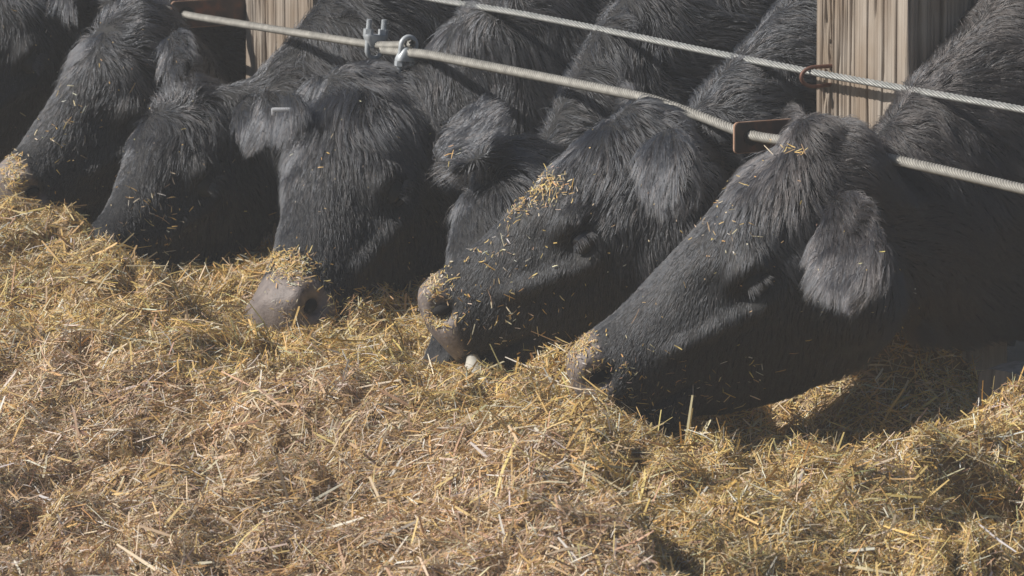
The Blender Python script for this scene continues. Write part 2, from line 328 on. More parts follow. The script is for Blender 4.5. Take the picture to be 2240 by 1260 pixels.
# ------------------------------------------------------------------ fence
def post(s0, s1, d0, d1, z1, label, seed):
    """weathered timber with deep drying cracks; footprint s0..s1 along the fence, d0..d1 behind the cable"""
    root = empty('fence_post', FP((s0 + s1) / 2, -(d0 + d1) / 2, 0)); tag(root, label, 'post', 'posts of the cable fence')
    per = []                                     # perimeter points (s, d, normal)
    def run(a, b, nrm, n):
        for i in range(n): t = i / n; per.append((a[0] + (b[0] - a[0]) * t, a[1] + (b[1] - a[1]) * t, nrm))
    na, nb = (0, -1), (-1, 0)
    run((s1, d0), (s0, d0), (0, -1), 300); run((s0, d0), (s0, d1), (-1, 0), 160); run((s0, d1), (s1, d1), (0, 1), 30); run((s1, d1), (s1, d0), (1, 0), 40)
    m = len(per); zs = np.linspace(0, z1, 260); rng = np.random.default_rng(seed)
    prof = rng.normal(0, 1, m); k = np.ones(3) / 3; prof = np.convolve(prof, k, 'same')
    cracks = [(rng.uniform(7, 120) if rng.random() < .55 else rng.uniform(120, 460), rng.uniform(0.9, 2.6), rng.uniform(0.006, 0.026), rng.uniform(0, z1), rng.uniform(0.06, 0.5), rng.uniform(-14, 14)) for _ in range(110)]
    idx = np.arange(m); V = np.empty((len(zs), m, 3))
    for i, z in enumerate(zs):
        dep = prof * 0.0008 + 0.001 * NZ[7](np.stack([idx * 0.35, np.full(m, z * 6.0), np.full(m, seed)], 1), 1)
        cut = np.zeros(m)
        for c, wd, dp, zc, zl, sl_ in cracks:
            f = max(0.0, 1 - abs(z - zc) / zl) ** 0.6
            cc = c + sl_ * (z - zc) + 0.8 * math.sin(z * 23 + c)
            cut = np.minimum(cut, -dp * f * np.exp(-((idx - cc) / wd) ** 2))
        dep = dep + cut
        for j, (s, d, nn) in enumerate(per):
            q = FP(s + nn[0] * dep[j], -(d + nn[1] * dep[j]), z); V[i, j] = q
    V = V.reshape(-1, 3); g = np.arange(len(V)).reshape(len(zs), m); g2 = np.roll(g, -1, 1)
    Fc = np.stack([g[:-1], g2[:-1], g2[1:], g[1:]], -1).reshape(-1, 4)[:, ::-1]
    tp = np.array([[g[-1, 0], g[-1, 300], g[-1, 460], g[-1, 490]]])
    mesh_np('timber', V, np.concatenate([Fc, tp]), M_WOOD, root)
    return root
post(-0.285, 0.0, 0.13, 0.33, 1.65, 'cracked tan timber post with a rusty staple holding the cable, at right', 3)
post(2.125 - 0.285, 2.125, 0.13, 0.33, 1.65, 'weathered timber post at upper left, mostly hidden by shaggy black cattle', 8)

def plate(px_edge, py_top, s, label):
    """steel strap bolted on the far face of the post, the cable runs through its hole"""
    o_out, o_in = 0.028, -0.20
    z1 = WP(px_edge, py_top, o_out).z; h = 0.053
    root = empty('cable_bracket', FP(s, o_out, z1)); tag(root, label, 'bracket', 'steel brackets carrying the lower cable')
    def rr(inset, ds):
        pts = []; r = 0.008
        for cx, cz, a0 in ((o_out - r, z1 - r, 0), (o_in + r, z1 - r, 90), (o_in + r, z1 - h + r, 180), (o_out - r, z1 - h + r, 270)):
            for k in range(5):
                a = math.radians(a0 + k * 22.5); q = r - inset
                pts.append(FP(s + ds, cx + q * math.cos(a), cz + q * math.sin(a)))
        return pts
    b = MB(); b.loft([rr(0.0, 0.003), rr(0, 0.0075)]); b.build('plate_edge', M_LITRUST, root, False)
    b = MB(); b.loft([rr(0.0012, 0.0015), rr(0.0012, 0.009)]); b.build('plate', M_RUST, root, False)
    b = MB(); c = FP(s + 0.001, -0.004, z1 - 0.026)
    b.prism(c, Vector((NA.x, NA.y, 0)) * 0.0145, Vector((0, 0, 0.0145)), Vector((FD.x, FD.y, 0)) * 0.0015, 20); b.build('hole_disc', M_LID, root)  # solid dark disc set on the plate where the cable passes
    return root
plate(1609, 268, 0.0, 'rusty steel bracket beside the near post, behind a curly black topknot')
plate(379, 5, 2.125, 'dark steel bracket at upper left with the cable through its hole')

def cable(name, pts, R, r, n, pitch, m_, label, group='steel cables of the fence'):
    pts = [Vector(p) for p in pts]; seg = [(pts[i + 1] - pts[i]).length for i in range(len(pts) - 1)]
    cum = np.concatenate([[0], np.cumsum(seg)]); P = np.array([tuple(p) for p in pts])
    t = np.arange(0, cum[-1], 0.0035); c = np.stack([np.interp(t, cum, P[:, k]) for k in range(3)], 1)
    k = 15
    for a in range(3):
        pad = np.concatenate([2 * c[0, a] - c[k:0:-1, a], c[:, a], 2 * c[-1, a] - c[-2:-k - 2:-1, a]]); c[:, a] = np.convolve(pad, np.ones(2 * k + 1) / (2 * k + 1), 'valid')
    T = vn(np.gradient(c, axis=0)); up = np.array([0, 0, 1.0]); A = vn(up - T * (T @ up)[:, None]); B = np.cross(T, A)
    V = []; Fc = []; off = 0; m = 6
    for j in range(n):
        ph = 2 * math.pi * (t / pitch + j / n); rad = A * np.cos(ph)[:, None] + B * np.sin(ph)[:, None]
        cc = c + rad * R; tt = vn(np.gradient(cc, axis=0)); side = np.cross(tt, rad)
        ring = np.stack([cc + (rad * math.cos(q) + side * math.sin(q)) * r for q in [2 * math.pi * i / m for i in range(m)]], 1)
        V.append(ring.reshape(-1, 3)); g = np.arange(len(t) * m).reshape(len(t), m) + off; g2 = np.roll(g, -1, 1)
        Fc.append(np.stack([g[:-1], g2[:-1], g2[1:], g[1:]], -1).reshape(-1, 4)); off += len(t) * m
    o = mesh_np(name, np.concatenate(V), np.concatenate(Fc), m_)
    # a solid core
    tag(o, label, 'cable', group); return o
L_OFF = 0.0
lc = lambda px, py: WP(px, py, L_OFF)
far_dir = Vector((FD.x, FD.y, 0))
p_far = lc(405, 33)
cable('steel_cable', [FP(5.2, 0, lc(0, -90).z), lc(-150, -160), lc(310, -8), lc(378, 24), p_far, lc(600, 64), lc(800, 96), lc(845, 100), lc(903, 96)], 0.0050, 0.0027, 6, 0.042, M_CABLE, 'pale lower steel cable from the far bracket, ending at the two clamps')
cable('steel_cable', [lc(838, 109), lc(880, 114), lc(930, 118), lc(1150, 161), lc(1425, 216), lc(1520, 250), lc(1640, 297), lc(1850, 326), lc(2050, 370), lc(2240, 414), FP(-3.0, 0, lc(2240, 414).z)], 0.0059, 0.0031, 6, 0.05, M_CABLE, 'pale lower steel cable running right from the clamps, past the topknots')
uc = lambda px, py: WP(px, py, -0.098)
cable('steel_cable', [FP(5.2, -.098, uc(960, 0).z), uc(960, 0), uc(1130, 28), uc(1300, 61), uc(1550, 113), uc(1793, 161), uc(1980, 194), uc(2240, 240), FP(-3.0, -.098, uc(2240, 240).z)], 0.0040, 0.0023, 6, 0.085, M_CABLE2, 'upper bright twisted steel cable passing the stapled post')

def staple():
    z = WP(1820, 176, -0.1).z; D3 = Vector((NA.x, NA.y, 0)); s0 = -0.035
    root = empty('fence_staple', FP(s0, -0.13, z)); tag(root, 'rusty U shaped staple hammered into the near timber post', 'staple')
    pts = []; h = 0.0165
    for a in (-0.15, -0.13): pts.append(FP(s0, a + 0.0, z + h))
    pts.append(FP(s0, -0.105, z + h))
    for k in range(1, 12):
        a = math.pi * k / 12; pts.append(FP(s0 + 0.004 * math.sin(a), -0.105 + 0.024 * math.sin(a), z + h * math.cos(a)))
    pts += [FP(s0, -0.105, z - h), FP(s0, -0.13, z - h * 0.9), FP(s0, -0.15, z - h * 0.85)]
    b = MB(); b.tube(pts, 0.0034, 10); b.build('wire', M_STAPLE, root)
staple()

def clamp(px, py, label, flip):
    """wire rope clip: a U bolt round both ropes, a cast saddle and two hex nuts"""
    c = lc(px, py); T = -far_dir; up = Vector((0.10, 0, 1)).normalized(); 
    if flip: up = -up
    side = T.cross(up).normalized(); up = side.cross(T).normalized()
    root = empty('cable_clamp', c); tag(root, label, 'clamp', 'wire rope clamps on the lower cable')
    b = MB(); hw = 0.0155
    pts = [c + side * hw + up * 0.048, c + side * hw + up * 0.0]
    for k in range(1, 12):
        a = math.pi * k / 12; pts.append(c + side * hw * math.cos(a) - up * (0.006 + 0.0165 * math.sin(a)))
    pts += [c - side * hw, c - side * hw + up * 0.048]
    b.tube(pts, 0.0048, 10); b.build('u_bolt', M_CLAMP, root)
    b = MB()
    for z0, w, l in ((0.004, 0.016, 0.0075),):
        rings = []
        for zz, ww, ll in ((-0.004, 0.011, 0.008), (0.002, 0.015, 0.011), (0.012, 0.021, 0.0125), (0.019, 0.0235, 0.0135), (0.0215, 0.023, 0.013)):
            rings.append([c + up * zz + side * ww * math.copysign(abs(math.cos(q)) ** 0.6, math.cos(q)) + T * ll * math.copysign(abs(math.sin(q)) ** 0.6, math.sin(q)) for q in [2 * math.pi * j / 20 for j in range(20)]])
        b.loft(rings)
    b.build('saddle', M_CLAMP, root)
    for sg in (-1, 1):
        b = MB(); q = c + side * hw * sg + up * 0.0265
        b.prism(q, T * 0.0095, side * 0.0095, up * 0.0048); b.build('nut', M_CLAMP, root, False)
        b = MB(); z = 0.032; rings = []
        while z < 0.0485:
            for e, rr_ in ((0, 0.0042), (0.0006, 0.0055), (0.0012, 0.0042)):
                rings.append([c + side * hw * sg + up * (z + e) + (T * math.cos(a) + side * math.sin(a)) * rr_ for a in [2 * math.pi * j / 12 for j in range(12)]])
            z += 0.0018
        b.loft(rings); b.build('thread', M_CLAMP, root)
clamp(820, 101, 'upright wire rope clamp, its two threaded ends pointing up', False)
clamp(893, 108, 'upturned wire rope clamp beside the frayed cable end, nuts below', True)

def log_rail(s0, s1, off, z0, z1, label):
    c = (FP(s0, off, (z0 + z1) / 2) + FP(s1, off, (z0 + z1) / 2)) / 2
    n = 90; m = 40; V = []
    for i in range(n):
        t = i / (n - 1); s = s0 + (s1 - s0) * t; e = 1 - 0.25 * math.exp(-min(t, 1 - t) * 60)
        for j in range(m):
            a = 2 * math.pi * j / m; ca, sa = math.cos(a), math.sin(a); k = 1 / max(abs(ca), abs(sa)) ** 0.75
            dn = 0.003 * noise.noise((j * 0.9, t * 3, z0 * 9)) + 0.002 * noise.noise((j * 2.1, t * 11, 3))
            V.append(FP(s, off + (0.075 * k * e + dn) * ca, (z0 + z1) / 2 + ((z1 - z0) / 2 * k * e + dn) * sa))
    g = np.arange(n * m).reshape(n, m); g2 = np.roll(g, -1, 1); Fc = [tuple(x) for x in np.stack([g[:-1], g2[:-1], g2[1:], g[1:]], -1).reshape(-1, 4)]
    Fc += [tuple(g[0][::-1]), tuple(g[-1])]
    b = MB(); b.add(V, Fc); o = b.build('timber_curb', M_WOOD2); tag(o, label, 'timber', 'timber curbs under the fence'); return o
log_rail(-0.76, -2.6, -0.02, 0.40, 0.615, 'grey timber curb end at the right edge, above the shaded hay')
log_rail(2.55, 4.6, -0.10, 0.30, 0.50, 'brown timber curb behind the hay between the leftmost muzzles')

# ------------------------------------------------------------------ cattle
def project(P):
    P = np.asarray(P, float); d = P - np.array([0, 0, CAM_Z]); c, s = math.cos(_p), math.sin(_p)
    dep = d[:, 1] * c - d[:, 2] * s; up = d[:, 1] * s + d[:, 2] * c
    return 1120 + FPX * d[:, 0] / dep, 630 - FPX * up / dep, dep
BDIR = Vector((-NA.x, -NA.y, 0))
HEAD = [(-.06, -.03, -.27, .078), (0.0, .0, -.31, .092), (.05, .012, -.335, .106), (.11, .015, -.35, .118), (.18, .014, -.352, .124), (.23, .010, -.345, .122),
        (.29, .004, -.322, .108), (.35, .000, -.290, .094), (.41, -.002, -.258, .083), (.46, -.002, -.230, .079), (.50, .003, -.208, .080), (.53, .006, -.194, .081), (.555, .002, -.180, .077), (.570, -.010, -.166, .068), (.582, -.028, -.150, .052), (.591, -.055, -.125, .028)]
def sm(x, a, b): x = np.clip((x - a) / (b - a), 0, 1); return x * x * (3 - 2 * x)
def make_cow(c):
    rng = np.random.default_rng(c['seed'])
    P0 = WP(*c['poll']); Pn = WP(*c['nose']); Fv = (Pn - P0); Ln = Fv.length; Fv.normalize(); k = Ln / 0.572
    U = Vector(c.get('up', (0, 0, 1))); U = (U - Fv * U.dot(Fv)).normalized(); S = Fv.cross(U).normalized()
    if S.dot(Vector((NB.x, NB.y, 0)) + Vector((0, -.3, 0))) < 0: S = -S
    kw = k * c.get('wide', 1.0); kd = k * c.get('deep', 1.0)
    H = lambda t, h, s: P0 + Fv * (t * k) + U * (h * kd) + S * (s * kw)
    mb = MB()
    def ring(top, bot, side, hw, nar=0.62, m=40, neck=False):
        c0 = (top + bot) / 2; v = (top - bot) / 2; out = []
        for j in range(m):
            a = 2 * math.pi * j / m; ca, sa = math.cos(a), math.sin(a)
            zz = math.copysign(abs(sa) ** 0.85, sa); ww = math.copysign(abs(ca) ** 0.8, ca)
            wf = 1.0 if zz > 0.3 else nar + (1 - nar) * sm(zz, -1.0, 0.3)
            if neck: zz = math.copysign(abs(sa) ** .85, sa); ww = math.copysign(abs(ca) ** .85, ca); wf = (1 - .22 * sm(zz, -.2, 1.0)) * (nar + (1 - nar) * sm(zz, -1.0, 0.0))
            out.append(c0 + v * zz + side * (hw * ww * wf))
        return out
    mb.loft([ring(H(t, a, 0), H(t + 0.02 * (b < -.25), b, 0), S, w_ * kw, 0.55) for t, a, b, w_ in HEAD])
    for sg in (-1, 1):
        mb.ellipsoid(H(c.get('eye', (.245, -.112))[0] - .02, c.get('eye', (.245, -.112))[1] + .035, sg * .088), Fv * .048 * k, U * .036 * k, S * .034 * k)       # brow and orbit
        mb.ellipsoid(H(.14, -.215, sg * .072), Fv * .10 * k, U * .115 * k, S * .046 * k)           # jaw muscle
        mb.ellipsoid(H(.54, -.045, sg * .044), Fv * .036 * k, U * .038 * k, S * .036 * k)       # nostril wing
        mb.ellipsoid(H(.40, -.075, sg * .045), Fv * .09 * k, U * .03 * k, S * .026 * k)
    mb.ellipsoid(H(.495, -.195, 0), Fv * .045 * k, U * .03 * k, S * .046 * k)                     # chin
    mb.ellipsoid(H(.01, -.02, 0), Fv * .05 * k, U * .045 * k, S * .06 * k)                      # poll
    ears = []
    for (bx, by, bo), (tx, ty, to), wd in c['ears']:
        a = WP(bx, by, bo); b = WP(tx, ty, to); ax = (b - a); L = ax.length; ax.normalize()
        fn = Vector(c.get('earfn', (-0.8, -0.75, 0.35))); fn = (fn - ax * fn.dot(ax)).normalized(); sd = ax.cross(fn)
        rings = []
        for i in range(12):
            u = i / 11; wdt = wd * (0.30 + 0.80 * math.sin(math.pi * min(1, u * .92 + .08)) ** 0.6) * (1 if u < .93 else .55)
            wdt = max(wdt, 0.008); th = 0.017 * (1 - 0.5 * u); ce = a + ax * (L * (u - 0.12))
            rings.append([ce + sd * wdt * math.cos(q) + fn * (th * math.sin(q) + 0.25 * wdt * math.cos(q) ** 2) for q in [2 * math.pi * j / 24 for j in range(24)]])
        mb.loft(rings); ears.append((np.array(a), np.array(a + ax * L), wd))
    hs = c.get('hscale', .93); zp = P0.z
    nbv = Vector((NB.x, NB.y, 0)); tw = c.get('crest', 0.72)
    def BP(d, z, s=0): q = P0 + BDIR * d + nbv * s - nbv * (c.get('shift', 0) * float(sm(d, -.02, .28))); return Vector((q.x, q.y, z))
    wz = min(1.42, max(1.28, zp + 0.42)) 
    o0 = c['poll'][2] - .10
    kz = [(0, zp - .045), (.08 + o0, min(zp - .03, .855)), (.18 + o0, .955), (.30 + o0, 1.085), (.5 + o0, 1.25), (.75, 1.38), (1.0, 1.40), (2.3, 1.37)]
    ztop = lambda d: float(np.interp(d, [a for a, _ in kz], [b for _, b in kz]))
    rings = [ring(H(.13, -.03, 0), H(.16, -.27, 0), S, .085 * kw, .7), ring(H(.03, -.015, 0), H(.07, -.30, 0), S, .098 * kw, .7)]
    for d, bz, hw in ((.12, -.42, .115), (.24, -.44, .125), (.38, -.43, .145), (.54, None, .175), (.74, .60, .205), (1.0, .56, .25), (1.4, .55, .285), (1.8, .60, .275), (2.05, .72, .25), (2.22, .95, .16)):
        z1 = ztop(d) - (0.03 if d > 1.2 else 0) - (0.12 if d > 2.1 else 0); z0 = zp + bz * hs if (bz or 0) < 0 else (bz if bz else (zp - .43 * hs + .60) / 2)
        tl = 0.10 * max(0, 1 - d / .5)
        rings.append(ring(BP(d - tl * .3, z1), BP(d + tl, z0), nbv, hw * c.get('neckw', 1.0) if d < .6 else hw, .75, 40, True))
    mb.loft(rings)
    for d, sg in ((.80, 1), (.80, -1), (2.02, 1), (2.02, -1)):
        fr = d < 1; s = sg * .15
        pts = [BP(d, .95, s), BP(d + .02, .70, s), BP(d - (.02 if fr else -.10), .42, s), BP(d, .22, s), BP(d, .08, s)]
        if not fr: pts = [BP(d - .05, .95, s), BP(d - .10, .72, s), BP(d + .10, .46, s), BP(d + .06, .24, s), BP(d + .03, .08, s)]
        mb.tube(pts, [.12, .085, .048, .034, .040], 14)
    mb.tube([BP(2.2, 1.22), BP(2.34, 1.16), BP(2.37, .9), BP(2.36, .6)], [.04, .026, .018, .012], 10)
    root = empty('cow', BP(1.0, 0)); tag(root, c['label'], 'cow', 'black cattle feeding through the fence')
    tmp = mb.build('tmp', M_HIDE); md = tmp.modifiers.new('r', 'REMESH'); md.mode = 'VOXEL'; md.voxel_size = 0.0075
    m2 = tmp.modifiers.new('s', 'SMOOTH'); m2.factor = 0.6; m2.iterations = 9
    dg = bpy.context.evaluated_depsgraph_get(); me = bpy.data.meshes.new_from_object(tmp.evaluated_get(dg))
    bpy.data.objects.remove(tmp, do_unlink=True)
    nv = len(me.vertices); V = np.empty(nv * 3, np.float32); me.vertices.foreach_get('co', V); V = V.reshape(-1, 3).astype(float)
    Nn = np.empty(nv * 3, np.float32); me.vertices.foreach_get('normal', Nn); Nn = Nn.reshape(-1, 3).astype(float)
    f_, u_, s_, p0 = np.array(Fv), np.array(U), np.array(S), np.array(P0)
    def hc(X): q = X - p0; return q @ f_ / k, q @ u_ / kd, q @ s_ / kw
    t, h, s = hc(V); sa = np.abs(s)
    earm = np.zeros(nv)
    for a, b, wd in ears:
        ab = b - a; q = np.clip(((V - a) @ ab) / (ab @ ab), 0.1, 1); dd = np.linalg.norm(V - (a + q[:, None] * ab), axis=1); earm = np.maximum(earm, 1 - sm(dd, wd * 0.8, wd * 1.15))
    dis = np.zeros(nv); et, eh = c.get('eye', (.245, -.112))
    g = lambda a0, a1, b0, b1, c0, c1: np.exp(-((t - a0) / a1) ** 2 - ((h - b0) / b1) ** 2 - ((sa - c0) / c1) ** 2)
    dis -= .036 * g(.543, .021, -.050, .016, .078, .028) + .010 * g(.55, .028, -.052, .02, .06, .02)      # nostrils
    dis += .008 * g(.535, .022, -.018, .010, .055, .02)
    dis -= .014 * g(et + .004, .034, eh, .018, .11, .05)                          # eye socket
    dis += .013 * g(et - .01, .045, eh + .036, .014, .10, .05) + .008 * g(et + .015, .04, eh - .034, .012, .1, .05) - .008 * g(et + .06, .03, eh + .045, .03, .09, .05) - .010 * g(et - .10, .04, eh + .02, .03, .1, .05)
    dis += .012 * np.exp(-((h + .13 - (t - .3) * .25) / .015) ** 2) * sm(t, .25, .31) * (1 - sm(t, .40, .46))   # cheek crest
    mouth = np.exp(-((h + .148 + (.55 - t) * .22) / .007) ** 2) * sm(t, .40, .46) * (1 - sm(t, .57, .6)); dis -= .012 * mouth
    hd = sm(t, .02, .1) * (1 - sm(t, .58, .62)) * (h < .06) * (h > -.36)
    neckm = 1 - hd
    dis += (NZ[1](V, 14) * .004 + NZ[2](V, 30) * .0022) * (1 - .6 * sm(t, .3, .45)) + NZ[3](V, 7) * .008 * neckm
    V += Nn * dis[:, None]
    pad = sm(t + .5 * h + c.get('pad', .012), .503, .520) * (h > -.125) * (1 - earm)
    me.vertices.foreach_set('co', V.astype(np.float32).ravel()); me.update()
    at = me.attributes.new('skin', 'FLOAT', 'POINT'); at.data.foreach_set('value', pad.astype(np.float32))
    me.polygons.foreach_set('use_smooth', np.ones(len(me.polygons), bool)); me.materials.clear(); me.materials.append(M_HIDE); me.name = 'body'
    body = link(bpy.data.objects.new('body', me), root)
    me.vertices.foreach_get('normal', nn := np.empty(nv * 3, np.float32)); Nn = nn.reshape(-1, 3).astype(float)
    # ---- coat
    me.calc_loop_triangles(); nt_ = len(me.loop_triangles); T = np.empty(nt_ * 3, np.int32); me.loop_triangles.foreach_get('vertices', T); T = T.reshape(-1, 3)
    hl = np.interp(t, [-.05, .03, .10, .17, .24, .33, .42, .50, .56], [.060, .062, .045, .026, .015, .010, .008, .006, .004]) * c.get('shag', 1.0)
    hl = np.where(h < -.10, np.minimum(hl, .022), hl)
    ln = hl * hd + neckm * .036; ln = ln * (1 - earm) + earm * .040
    ed = np.abs(np.hypot(t - et, h - eh)) * k; ln = np.where(hd > .5, ln * np.clip(ed / .055, .22, 1), ln)
    db = (V - p0) @ np.array(BDIR); ln = np.where(db > .6, .03, ln)
    px, py, dep = project(V); view = vn(V - np.array([0, 0, CAM_Z])); fac = -(Nn * view).sum(1)
    wt = np.where(fac > -0.25, 1.0, 0.12) * np.where((px > -120) & (px < 2360) & (py > -100) & (py < 1100), 1.0, 0.05) * (1 - pad) * np.where(db > 1.1, .15, 1.0)
    np_eye = {}
    for sg in (-1, 1):
        q = np.array(H(et, eh, sg * .11)); j = np.argmin(np.linalg.norm(V - q, axis=1)); np_eye[sg] = Vector(V[j]) - Vector(Nn[j]) * .003
        wt = wt * sm(np.linalg.norm(V - np.array(np_eye[sg]), axis=1), .021, .031)
        wt = wt * sm(np.linalg.norm(V - np.array(H(.543, -.050, sg * .075)), axis=1), .017, .026)
    wt = wt * (1 + 1.6 * sm(t, .25, .4) * hd) * (1 + .5 * earm)
    A = V[T]; area = np.linalg.norm(np.cross(A[:, 1] - A[:, 0], A[:, 2] - A[:, 0]), axis=1) * .5
    pw = area * wt[T].mean(1); 
    nh = int(min(c['hairs'], 1e9)); tri = rng.choice(nt_, nh, p=pw / pw.sum()); r1 = np.sqrt(rng.random(nh)); r2 = rng.random(nh)
    bc = np.stack([1 - r1, r1 * (1 - r2), r1 * r2], 1)
    R = (V[T[tri]] * bc[:, :, None]).sum(1); Rn = vn((Nn[T[tri]] * bc[:, :, None]).sum(1)); Rl = (ln[T[tri]] * bc).sum(1); Re = (earm[T[tri]] * bc).sum(1); Rh = (hd[T[tri]] * bc).sum(1)
    tt, hh, ss = hc(R)
    wh = c.get('whorl', 0.0)
    src = p0 + f_ * (wh * k) + u_ * .02
    fl_head = vn(R - src); fl_head = vn(fl_head + np.array([0, 0, -1.0]) * (0.5 * sm(np.abs(ss), .04, .1))[:, None])
    b_ = np.array(BDIR); fl_neck = vn(b_ * .8 + np.array([0, 0, -.55]) + .45 * np.array(nbv) * np.sign((R - p0) @ np.array(nbv))[:, None])
    fl = vn(fl_head * Rh[:, None] + fl_neck * (1 - Rh[:, None]))
    for a, b, wd in ears:
        ab = b - a; q = np.clip(((R - a) @ ab) / (ab @ ab), 0.05, 1); ctr = a + q[:, None] * ab; dd = np.linalg.norm(R - ctr, axis=1)
        mk = (dd < wd * 1.2)[:, None] & (Re[:, None] > .3); fl = np.where(mk, vn(vn(ab)[None] * .9 + (R - ctr) / wd * .9 + np.array([0, 0, -.45])), fl)
    ov = c.get('earflow')
    if ov: fl = np.where((Re > .4)[:, None] & ((R - ears[0][0]) @ (ears[0][1] - ears[0][0]) > 0)[:, None], vn(fl * .35 + np.array(ov)), fl)
    sw = np.stack([NZ[5](R, 9), NZ[6](R, 9), NZ[7](R, 9)], 1) * .75 + np.stack([NZ[5](R + 3, 26), NZ[6](R + 3, 26), NZ[7](R + 3, 26)], 1) * .75
    fl = vn(fl + sw * (np.clip(Rl / .03, .25, 1) + 1.3 * np.clip((Rl - .042) / .02, 0, 1) * (Re < .3))[:, None] + rng.normal(0, .10, (nh, 3)))
    fl = vn(fl - Rn * (fl * Rn).sum(1, keepdims=True))
    lift = np.clip(np.interp(Rl, [.004, .015, .035, .06], [.22, .30, .50, .65]) + rng.normal(0, .12, nh) + .25 * NZ[8](R, 16), .05, 1.2)
    ln_ = Rl * rng.uniform(.55, 1.15, nh) * (1 + .25 * NZ[8](R, 22)); K = 6
    tf = (np.abs(tt) < .045) * (np.abs(ss) < .055) * (hh > -.05) * (Rh > .2); lift = lift + .35 * tf; ln_ = ln_ * (1 + .55 * tf)
    stray = rng.random(nh) < .02; lift = np.where(stray, lift + .5, lift); ln_ = np.where(stray, ln_ * 1.35, ln_)
    d0 = vn(fl * np.cos(lift)[:, None] + Rn * np.sin(lift)[:, None]); Pk = np.empty((nh, K, 3)); cur = rng.normal(0, .22, (nh, 3))
    for i in range(K):
        a = i / (K - 1)
        Pk[:, i] = R + ln_[:, None] * (d0 * a + (fl * .25 + np.array([0, 0, -.28]) - Rn * (.35 * np.sin(lift))[:, None] + cur * .55) * a * a)
    for cs, amt in ((.026, .35), (.0105, .72)):
        key = np.floor((R + NZ[4](R, 40)[:, None] * cs * .5) / cs).astype(np.int64); key = (key[:, 0] * 73856093) ^ (key[:, 1] * 19349663) ^ (key[:, 2] * 83492791)
        _, inv = np.unique(key, return_inverse=True); cnt = np.bincount(inv)
        M = np.stack([np.bincount(inv, Pk[:, i, j]) / cnt for i in range(K) for j in range(3)], 1).reshape(-1, K, 3)[inv]
        lk = np.clip(Rl / .02, 0, 1) * (cnt[inv] > 2)
        for i in range(1, K): a = (i / (K - 1)) ** 1.2 * amt * lk * rng.uniform(.6, 1.2, nh); Pk[:, i] += (M[:, i] - Pk[:, i]) * a[:, None]
    LP = []
    for sg in (-1, 1):
        for _ in range(70):
            u0 = rng.uniform(-.022, .020); r0 = np.array(np_eye[sg]) + f_ * u0 + u_ * (.004 - 6 * u0 * u0) + s_ * sg * .023; dl = vn(s_ * sg * .7 - u_ * .45 - f_ * .1 + f_ * u0 * 18 + rng.normal(0, .12, 3)); L_ = rng.uniform(.014, .026)
            LP.append([r0 + dl * L_ * a + np.array([0, 0, -.3]) * L_ * a * a for a in np.linspace(0, 1, K)])
    LP = np.array(LP); Pk = np.concatenate([Pk, LP]); Rl = np.concatenate([Rl, np.full(len(LP), .03)]); tt = np.concatenate([tt, np.full(len(LP), .3)]); nh += len(LP)
    hcv = bpy.data.hair_curves.new('coat'); hcv.add_curves([K] * nh)
    hcv.attributes['position'].data.foreach_set('vector', Pk.astype(np.float32).ravel())
    rad = np.outer(np.interp(Rl, [.003, .02, .06], [.00022, .00033, .00042]) * rng.uniform(.7, 1.3, nh), np.array([1, .95, .85, .7, .45, .12]))
    ra = hcv.attributes.get('radius') or hcv.attributes.new('radius', 'FLOAT', 'POINT'); ra.data.foreach_set('value', rad.astype(np.float32).ravel())
    br = (rng.random(nh) < .25 + .5 * c.get('brown', 0) * (1 - sm(tt, .05, .2)))[:, None]
    col = np.where(br, np.array([[.085, .070, .068]]), np.array([[.068, .075, .092]])) * rng.uniform(.55, 1.35, (nh, 1)) * np.interp(Rl, [.004, .012, .03, .05], [.14, .17, .32, .45])[:, None]
    ca = hcv.attributes.new('tint', 'FLOAT_COLOR', 'CURVE'); ca.data.foreach_set('color', np.concatenate([col, np.ones((nh, 1))], 1).astype(np.float32).ravel())
    hcv.materials.append(M_FUR); link(bpy.data.objects.new('coat', hcv), root)
    # ---- eyes
    for sg in (-1, 1):
        m = MB(); m.ellipsoid(H(.543, -.050, sg * .058), (Fv * .019 + U * .007) * k, (U * .011 - Fv * .003) * k, S * .008); m.build('nostril', M_EYEIN, root)
        e0 = np_eye[sg]
        b = MB(); b.ellipsoid(e0, Fv * .0225, U * .0205, S * .0205, 14, 20); b.build('eye', M_EYE, root)
        b = MB(); op = c.get('lid', 0.35)
        for top in (1, -1):                                # lids: shells over the eyeball
            rings = []
            for i in range(9):
                ph = -1.35 + 2.7 * i / 8; rr_ = []
                for j in range(7):
                    a1 = 1.5; a0 = (-.25 if c.get('closed') else op) if top > 0 else (.30 if not c.get('closed') else .22)
                    el = a1 + (a0 * math.cos(ph) ** .5 - a1) * j / 6 if top > 0 else -(a1 + (a0 * math.cos(ph) ** .5 - a1) * j / 6)
                    if top > 0 or True:
                        q = Fv * math.sin(ph) * math.cos(el) + U * math.sin(el) + S * sg * math.cos(ph) * math.cos(el)
                        rr_.append(e0 + Fv * (q.dot(Fv)) * .0262 + U * q.dot(U) * .0240 + S * q.dot(S) * .0236)
                rings.append(rr_)
            n0 = len(b.v)
            for r_ in rings: b.v += [tuple(x) for x in r_]
            b.f += [(n0 + i * 7 + j, n0 + i * 7 + j + 1, n0 + (i + 1) * 7 + j + 1, n0 + (i + 1) * 7 + j) for i in range(8) for j in range(6)]
        b.build('eyelid', M_LID, root)
    if c.get('detail'): c['detail'](c, root, H, Fv, U, S, k)
    # ---- chaff stuck to the face
    fr = (fac > .12) & (t > -.1) & (db < .5); idx = np.nonzero(fr)[0]; fx, fy = px[idx], py[idx]
    o_ = np.argsort(dep[idx]); idx = idx[o_]; fx = fx[o_]; fy = fy[o_]
    Q = []; nos = np.array(H(.543, -.050, (1 if S.y < 0 else -1) * .078))
